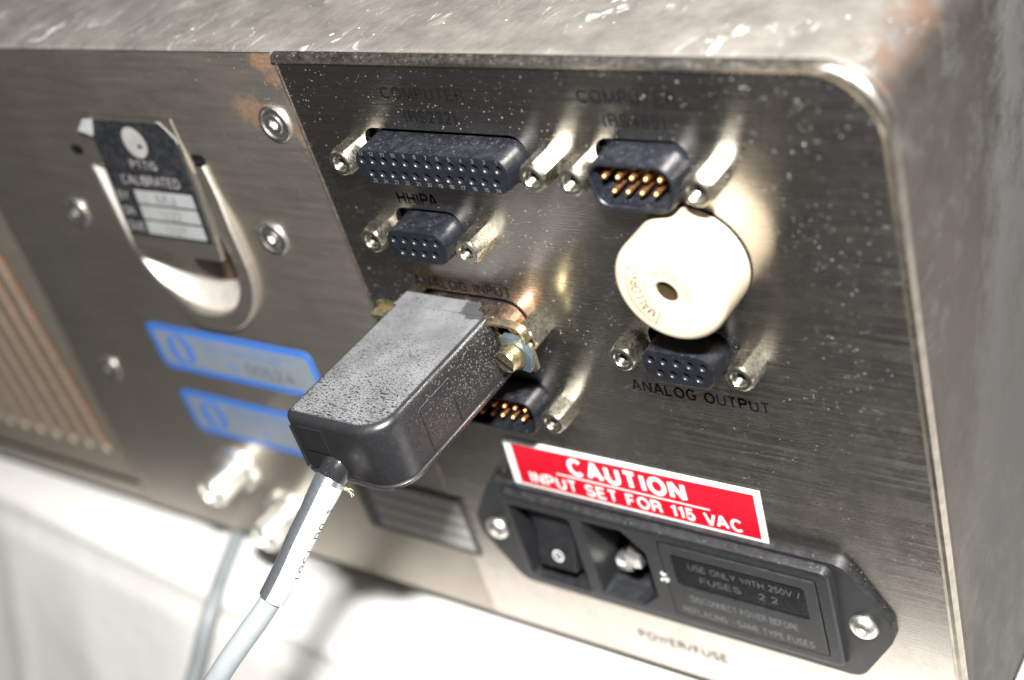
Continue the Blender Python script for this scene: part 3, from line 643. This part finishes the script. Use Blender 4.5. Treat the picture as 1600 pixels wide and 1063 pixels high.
# --------- BNC jacks
def bnc(x, z):
    g = G(); g.lathe(x, z, [(7.6, .05), (7.6, -1.0), (7.3, -1.6), (7.3, -3.2), (6.8, -3.7), (4.85, -3.7), (4.85, -12.4), (4.5, -12.9), (3.9, -12.9), (3.7, -12.0), (3.7, -5)], 32, False, True)
    ob = g.obj('coaxial_jack', 'nickel_bright', inst, 'bright round bayonet coaxial jack')
    g = G(); g.lathe(x, z, [(2.4, -5), (2.4, -11.2), (.8, -11.2), (.6, -8)], 18, False, True); g.obj('insulator', 'sticker_white', ob)
    for a in (.6, .6+math.pi):
        cx, cz = x+5.4*math.cos(a), z+5.4*math.sin(a); g = G(); g.loft([[(cx+dx, y, cz+dz) for dx, y, dz in ((-.9*math.sin(a)*k-.9*math.cos(a)*0+.9*(1 if k > 0 else -1)*0+r_*math.cos(a), -9.8+q, .9*math.cos(a)*k+r_*math.sin(a)) for k, q in ((-1, -.4), (-.5, -.95), (.5, -.95), (1, -.4), (1, .4), (.5, .95), (-.5, .95), (-1, .4)))] for r_ in (-.9, .55)])
        g.obj('bayonet_lug', 'nickel_bright', ob)
bnc(-143.4, -120.0); bnc(-129.0, -133.2)
# --------- caution sticker
g = G(); g.plate([[(-37.9, -98.9), (26.6, -98.9), (27.1, -83.9), (-37.3, -84.4)]], -.16, .02); cs = g.obj('caution_sticker', 'sticker_white', inst, 'red and white caution sticker above the power inlet')
g = G(); g.plate([[(-35.8, -97.8), (25.2, -97.7), (25.5, -85.2), (-35.2, -85.8)]], -.20, -.12); g.obj('red_field', 'sticker_red', cs)
text('CAUTION', -20.5, 9.4, -91.6, -86.2, -.25, 'sticker_white', cs, .08)
g = G(); g.plate([[(-24.4, -92.45), (14.3, -92.6), (14.3, -92.3), (-24.4, -92.1)]], -.25, -.18); g.obj('printed_line', 'sticker_white', cs)
text('INPUT SET FOR 115 VAC', -32.6, 21.2, -97.0, -93.35, -.25, 'sticker_white', cs, .048)
# --------- power inlet
FY, BY = -1.4, -3.3
cx, cz = -1.2, -114.9
fo = rpoly([(cx-44, -131.6), (cx+44, -131.6), (cx+52.4, -117.6), (cx+52.4, -112.4), (cx+44, -98.4), (cx-44, -98.4), (cx-52.4, -112.4), (cx-52.4, -117.6)], [5, 5, 3.5, 3.5, 5, 5, 3.5, 3.5], 5)
inn = rpoly(rect(-41, 39, -128, -100), 1)
SW = rpoly(rect(-39.6, -22.6, -127, -103), 1.2, 4)
IEC = rpoly([(-19.2, -126), (-8.4, -126.3), (-3.3, -121.6), (-3.3, -107.8), (-8.6, -102.4), (-19.2, -102.4)], .7, 3)
bez = lambda gr: rpoly(rect(-42.2+gr, 40.6-gr, -128.6+gr, -99.4-gr), max(.8, 2.2-gr), 5)
g = G()
g.plate([fo, bez(0)], FY, 0.0)
def front_with_holes(g, outer, hs, y):
    L = [[Vector((x, z, 0)) for x, z in lp] for lp in [outer]+hs]; tri = tessellate_polygon(L); fl_ = [p for lp in L for p in lp]; g.add([(p.x, y, p.y) for p in fl_], [tuple(t) for t in tri])
DR = rpoly(rect(.4, 37.6, -125.3, -102.6), .8, 4)
g.loft([at_y(bez(gr), y) for gr, y in ((0, FY+.1), (.1, FY), (.35, BY+.6), (.75, BY+.15), (1.4, BY))], False, False)
front_with_holes(g, bez(1.4), [SW, IEC, DR], BY)
g.loft([at_y(SW, BY), at_y(SW, 2.0)], False, True)
g.loft([at_y(IEC, BY), at_y(rpoly([(-18.9, -125.7), (-8.5, -126), (-3.6, -121.5), (-3.6, -107.9), (-8.7, -102.7), (-18.9, -102.7)], .7, 3), 12)], False, True)
g.loft([at_y(DR, BY), at_y(DR, 1.0)], False, True)
pi = g.obj('power_inlet', 'inlet_black', inst, 'black power inlet with rocker switch, socket and fuse drawer', angle=30)
# rocker
def rk_y(z): return -.2-2.4*((-106.3-z)/15.5) if z > -114 else -1.45-1.9*((-114-z)/7.8)
rings = []
for z in (-106.2, -106.6, -109, -111.5, -113.6, -114.4, -117, -119.5, -121.4, -121.8):
    y = rk_y(z)+(.5 if z in (-106.2, -121.8) else 0); rings.append([(-36.2, 2.2, z), (-36.2, y+.35, z), (-35.9, y, z), (-25.9, y, z), (-25.6, y+.35, z), (-25.6, 2.2, z)])
g = G(); g.loft(rings); rk = g.obj('rocker_switch', 'inlet_black', pi)
g = G(); n = 22
p = [[(-30.3+1.35*r_*math.cos(2*math.pi*k/n), rk_y(-118+1.35*r_*math.sin(2*math.pi*k/n))-.06, -118+1.35*r_*math.sin(2*math.pi*k/n)) for k in range(n)] for r_ in (.78, 1.12)]
g.loft(p, False, False); g.add([(-30.3+.45*math.cos(2*math.pi*k/n), rk_y(-118)-.1, -118+.45*math.sin(2*math.pi*k/n)) for k in range(n)], [tuple(range(n))]); g.obj('off_mark', 'sticker_white', pi)
g = G(); g.plate([rpoly(rect(-37.5, -24.3, -123.3, -104.6), .8), rpoly(rect(-36.5, -25.3, -122.1, -105.9), .5)], .2, 2.1); g.obj('switch_frame', 'inlet_gloss', pi)
for (x, z, y) in ((-9.4, -114.3, -2.3), (-15.6, -107.6, 1.5), (-15.6, -121.0, 1.5)):
    g = G(); hw, hh = (2.1, 1.5)
    g.loft([[(x+a*hw*q, yy, z+b*hh*q) for a, b in ((-1, -1), (1, -1), (1, 1), (-1, 1))] for q, yy in ((.45, y), (.95, y+1.0), (1, y+1.6), (1, 11.5))]); g.obj('blade_pin', 'nickel_bright', pi)
# fuse drawer
g = G(); dl = lambda gr: rpoly(rect(.75+gr, 37.25-gr, -124.95+gr, -102.95-gr), .7, 4)
lab = rpoly(rect(3.3, 34.6, -115.3, -105.5), .8, 4)
g.loft([at_y(dl(0), 1), at_y(dl(0), BY-.1), at_y(dl(.25), BY-.32)], True, False); front_with_holes(g, dl(.25), [lab], BY-.32); g.loft([at_y(lab, BY-.32), at_y(lab, BY+.15)], False, False)
fd = g.obj('fuse_drawer', 'inlet_black', pi, angle=30)
g = G(); g.plate([rpoly(rect(3.32, 34.58, -115.28, -105.52), .8, 4)], BY+.1, BY+.5); g.obj('drawer_plate', 'inlet_gloss', pi)
def emb(s, x0, x1, z0, z1, y, mat='emboss_grey'): text(s, x0, x1, z0, z1, y, mat, pi, -.01)
emb('USE ONLY WITH 250V /', 7.0, 33.2, -109.4, -107.6, BY+.06); emb('FUSES   .2 2', 9.3, 27.6, -112.9, -111.1, BY+.06)
emb('DISCONNECT POWER BEFORE', 6.0, 31.4, -119.3, -117.4, BY-.36, 'emboss_light'); emb('REPLACING - SAME TYPE FUSES', 3.2, 34.4, -123.5, -121.6, BY-.36, 'emboss_light')
g = G(); random.seed(4)
for _ in range(7):
    x, z = random.uniform(-1.2, 1.0), random.uniform(-115.2, -112.6); r_ = random.uniform(.25, .6); g.loft([[(x+r_*random.uniform(.6, 1.1)*math.cos(a), y, z+r_*random.uniform(.6, 1.1)*math.sin(a)) for a in (0, 1.2, 2.4, 3.7, 5)] for y in (BY, BY-.35)])
g.obj('chipped_latch', 'white_dirt', pi)
g = G(); g.lathe(0, 0, [(3.1, .0), (3.1, -.35), (2.75, -1.0), (2.1, -1.55), (1.35, -1.8), (1.25, -1.8)], 30); g.lathe(0, 0, [(1.25, -1.8), (1.15, -.7), (0, -.55)], 6); SB = mesh('screw', g.v, g.f, True)
for x in (cx-46.6, cx+46.6): link('screw', SB, 'nickel_bright', pi, (x, FY, -114.8), (0, .5, 0))
# rubber feet
g = G(); g.loft([[(r*math.cos(2*math.pi*i/20), r*math.sin(2*math.pi*i/20), z) for i in range(20)] for r, z in ((8, 0), (8.5, 1), (9, 6.5))]); FT = mesh('rubber_foot', g.v, g.f, True)
for x in (-330, 35):
    for y in (30, 270): link('rubber_foot', FT, 'rubber', inst, (x, y, -158))
# ------------------------------------------------------------------ plug with its cable
plug = bpy.data.objects.new('plug_cable', None); col.objects.link(plug); plug.location = W((-33, -25, -58)); plug.empty_display_size = .02
plug['label'] = 'dusty black plug hood on a grey cable, pushed into the analog input'; plug['category'] = 'cable'
HX0, HX1, HY0, HY1, HB, HT = -46.0, -20.6, -45.0, -8.2, -56.4, -42.3
def hood_loop(ins, z):
    p = [(HX0+ins, HY0+ins), (HX1-ins, HY0+ins), (HX1-ins, HY1), (HX0+ins, HY1)]
    return [(x, y, z) for x, y in rpoly(p, [max(.4, 2.2-ins), max(1.0, 6.8-ins*.6), .3, .3], 10)]
g = G(); rings = [hood_loop(0.25, HB), hood_loop(.12, HB+1.5), hood_loop(0, HT-2.2)]
for k in range(1, 8):
    a = k/7*math.pi/2; rings.append(hood_loop(1.9*(1-math.cos(a)), HT-1.9+1.9*math.sin(a)))
g.loft(rings, True, True); hood = g.obj('hood', 'hood_plastic', plug, 'black moulded hood with grained top under grey dust', angle=40)
# roof lip reaching over the metal flange
g = G(); lip = [(HX0+.6, HY1-.5), (HX1-1.2, HY1-.5), (-22.5, -7.2), (-24.2, -6.6), (-25.0, -4.2), (HX0+.8, -4.0)]
g.loft([[(x, y, z) for x, y in lip] for z in (HT-1.2, HT-.12, HT-.003)]); g.obj('roof_lip', 'hood_plastic', hood)
# lower half of the hood, a flared tray
def tray(ins, z): 
    p = [(HX0+ins, HY0+ins), (HX1-ins, HY0+ins), (HX1-ins, HY1+1.2), (HX0+ins, HY1+1.2)]
    return [(x, y, z) for x, y in rpoly(p, [2.5, 7.0, .3, .3], 10)]
g = G(); g.loft([tray(.7, HB-1.9), tray(.1, HB-1.4), tray(-.12, HB-.5), tray(.1, HB-.22), tray(.6, HB-.1)]); g.obj('hood_tray', 'hood_plastic', plug, angle=40)
# relief: snap window in the front and ribs down the side
g = G(); g.loft([[(x, y, z) for x, z in rect(-42.6, -36.4, -50.8, -44.9)] for y in (HY0+.3, HY0-.18)]); 
g.obj('snap_window', 'inlet_gloss', hood)
for yy in (-33.5, -24.0):
    g = G(); g.loft([[(x, yy+a, z) for a, z in ((-.16, HB+.6), (.16, HB+.6), (.16, HT-3.2), (-.16, HT-3.2))] for x in (HX1-.3, HX1+.10)]); g.obj('side_rib', 'hood_plastic', hood)
g = G(); g.loft([[(x, y, z) for y, z in ((-33.4, HT-3.4), (-24.1, HT-3.4), (-24.1, HT-3.1), (-33.4, HT-3.1))] for x in (HX1-.3, HX1+.08)]); g.obj('side_rib', 'hood_plastic', hood)
g = G(); g.loft([[(x, y, z) for x, z in rect(-45.0, -44.7, HB+.5, HT-3)] for y in (HY0+1, HY0-.12)]); g.obj('front_rib', 'hood_plastic', hood)
# metal shell and flange
g = G(); sh_ = lambda gr: dshape(AI[0]+.6, AI[1], 28.2, 9.8, 4.2, gr, 10)
g.loft([at_y(sh_(gr), y) for gr, y in ((-.2, -.4), (0, -.8), (0.1, -5.4), (.5, -6.2), (1.2, -6.7))], False, False); g.obj('metal_shell', 'copper_shell', plug, 'coppery plug shell between hood and panel')
flp = rpoly([(-52.4, -55.4), (-12.6, -55.4), (-12.6, -48.4), (-20.2, -48.0), (-20.6, -43.2), (-52.4, -43.2)], [1.6, 1.6, 1.2, .6, .4, 1.6], 5)
g = G(); g.plate([flp], -7.6, -6.75); fgo = g.obj('flange', 'zinc_yellow', plug, 'yellow-zinc flange plate with ears either side')
sp_ = smooth_path([(-25.0, -9.0, -43.0), (-22.0, -8.6, -43.1), (-18.5, -8.2, -43.3), (-15.2, -7.9, -43.7), (-13.2, -7.8, -45.0), (-12.8, -7.8, -47.2)], 6)
g = G(); rr_ = []
for i, p in enumerate(sp_):
    t_ = (sp_[min(i+1, len(sp_)-1)]-sp_[max(i-1, 0)]).normalized(); nn = t_.cross(Vector((0, 1, 0))).normalized()
    rr_.append([p+Vector((0, -1.0, 0))+nn*.28, p+Vector((0, 1.0, 0))+nn*.28, p+Vector((0, 1.0, 0))-nn*.28, p+Vector((0, -1.0, 0))-nn*.28])
g.loft(rr_); g.obj('spring_latch', 'zinc_yellow', plug, 'thin curved spring strip between hood and screw')
g = G(); g.plate([rpoly([(-19.0, -53.2), (-13.2, -54.3), (-12.2, -50.5), (-13.4, -46.2), (-18.6, -46.0)], .6, 3)], -9.2, -7.7); g.obj('clip_nut', 'zinc_blue', plug)
g = G(); g.lathe(0, 0, [(1.4, 1.6), (1.4, .2), (2.9, .2), (3.0, 0), (3.0, -.5), (2.55, -.6), (2.55, -2.2), (2.3, -2.6), (.0, -2.75)], 26)
sl = g.obj('clamp_screw', 'zinc_yellow', plug, local=True, loc=(-16.3, -9.5, -50.2), rot=(-.05, 0, -.1))
g = G(); g.box(-2.3, 2.3, -2.95, -2.7, -.3, .3); link('screw_slot_shade', mesh('screw_slot_shade', g.v, g.f, True), 'shade_black', sl, (-16.3, -9.5, -50.2), (-.05, .6, -.1))  # black bar on the head, painting the shade of its slot
g = G(); g.box(-51.6, -46.4, -10.4, -7.5, -45.6, -44.6); g.obj('flange_fold', 'zinc_yellow', fgo)
# cable and its sleeve
EX = (-37.0, -44.0, -54.8)
pe = AT(425, 935, 1, -66.0); pb = AT(338, 1063, 1, -80.0)
cp_ = smooth_path([(-36.0, -36, -53.9), EX, tuple(Vector(EX).lerp(pe, .5)+Vector((.3, -.5, .5))), tuple(pe), tuple(pb), (-70, -94, -108), (-86, -101, -140), (-98, -104, -185), (-104, -104, -240)], 10)
g = G(); g.loft(tube_rings(cp_, 2.25, 20)); cab = g.obj('cable', 'cable_grey', plug, angle=60)
slv = cp_[12:31]; g = G()
rad = [2.5 if i < 1 else 2.78+.06*math.sin(i*.9) for i in range(len(slv))]; rad = [r+.35*max(0, 1-i/9) for i, r in enumerate(rad)]
g.loft(tube_rings(slv, rad, 28), True, True); slo = g.obj('sleeve', 'sleeve_silver', plug, 'glossy silver sleeve near the hood', angle=60)
# paper strip wrapped round the sleeve's right side
rgs = tube_rings(slv, [r+.07 for r in rad], 56)
def pick(ring, c):                                                  # angle of the ring point that faces +X/+Z
    best = max(range(56), key=lambda k: (ring[k]-c).dot(-FW*.62+RT*.78)); return best
strip = []
for i, (rg_, c) in enumerate(zip(rgs, slv)):
    b = pick(rg_, c); strip.append([rg_[(b+k) % 56] for k in range(-3, 11)])
sgn = 1
g = G(); g.loft(strip[1:], False, False, closed=False); pap = g.obj('paper_label', 'label_paper', plug, 'white printed paper label round the sleeve', angle=60)
SGN = 1 if (strip[5][-1]-strip[5][0]).dot(RT) > 0 else -1
def on_sleeve(u, w):
    """u along the sleeve 0..1 from the hood, w round it -1..1"""
    t = u*(len(slv)-1); i = min(int(t), len(slv)-2); f = t-i
    out = []
    for j in (i, i+1):
        b = pick(rgs[j], slv[j]); q = w*10*SGN; k = math.floor(q); fr = q-k
        p = rgs[j][int((b+k) % 56)].lerp(rgs[j][int((b+k+1) % 56)], fr); out.append(slv[j]+(p-slv[j])*1.03)
    return out[0].lerp(out[1], f)
PRINT_W = (.02, .44)
for s_, u0, u1 in (('I', .80, .765), ('O', .735, .675), ('C', .655, .60), ('T', .575, .53), ('D', .44, .385), ('U', .37, .32), ('Z', .25, .20)):
    v, f = text_geo(s_, 0, 2); g = G(); g.add([on_sleeve(u0+(u1-u0)*a, PRINT_W[0]+(PRINT_W[1]-PRINT_W[0])*b) for a, b, l in v], f); g.obj('lettering', 'print_black', pap)
random.seed(11)
for k in range(9):
    b = on_sleeve(.03+.02*random.random(), random.uniform(.5, 1.3)); q = [b]
    for i in range(4): q.append(q[-1]+Vector((random.uniform(.1, .8), random.uniform(-.3, .3), random.uniform(-.5, .2))))
    g = G(); g.loft(tube_rings(q, [.09, .08, .07, .06, .04], 5)); g.obj('frayed_strand', 'fray', plug)
g = G(); g.loft(tube_rings(cp_[8:14], [3.3, 3.4, 3.35, 3.2, 3.0, 2.7], 24)); g.obj('strain_relief', 'inlet_gloss', plug)
# ------------------------------------------------------------------ grey cable from under the instrument, over the table edge
c2 = bpy.data.objects.new('grey_cable', None)
zt = -158+2.3
pts = [(-205, 90, zt), (-186, 40, zt), tuple(AT(372, 835, 2, zt)), tuple(AT(347, 900, 2, zt))]
e0 = AT(335, 935, 2, zt+.4); pts.append(tuple(e0))
ED = (Vector((-107, -25.2, 0))-Vector((-266, -13.8, 0))).normalized(); NO = Vector((ED.y, -ED.x, 0)); NO = NO if NO.y < 0 else -NO; NS = (NO+Vector((0, 0, .5))).normalized()
def on_drape(px, py, off):
    d = FW + RT*((px-800)/FPX) - UP*((py-531.5)/FPX); o_ = Vector((-107, -25.2, -158))+NS*off
    return CAM+d*((o_-CAM).dot(NS)/d.dot(NS))
q1 = on_drape(320, 985, 7); q2 = on_drape(300, 1063, 9); dn = (q2-q1).normalized()
pts += [tuple(q1), tuple(q2), tuple(q2+dn*40+NO*6), tuple(q2+dn*110+NO*14)]
g = G(); g.loft(tube_rings(smooth_path(pts, 10), 2.3, 16)); bpy.data.objects.remove(c2)
c2 = g.obj('grey_cable', 'cable_grey', angle=60); c2['label'] = 'thin grey cable from under the instrument hanging over the table edge'; c2['category'] = 'cable'
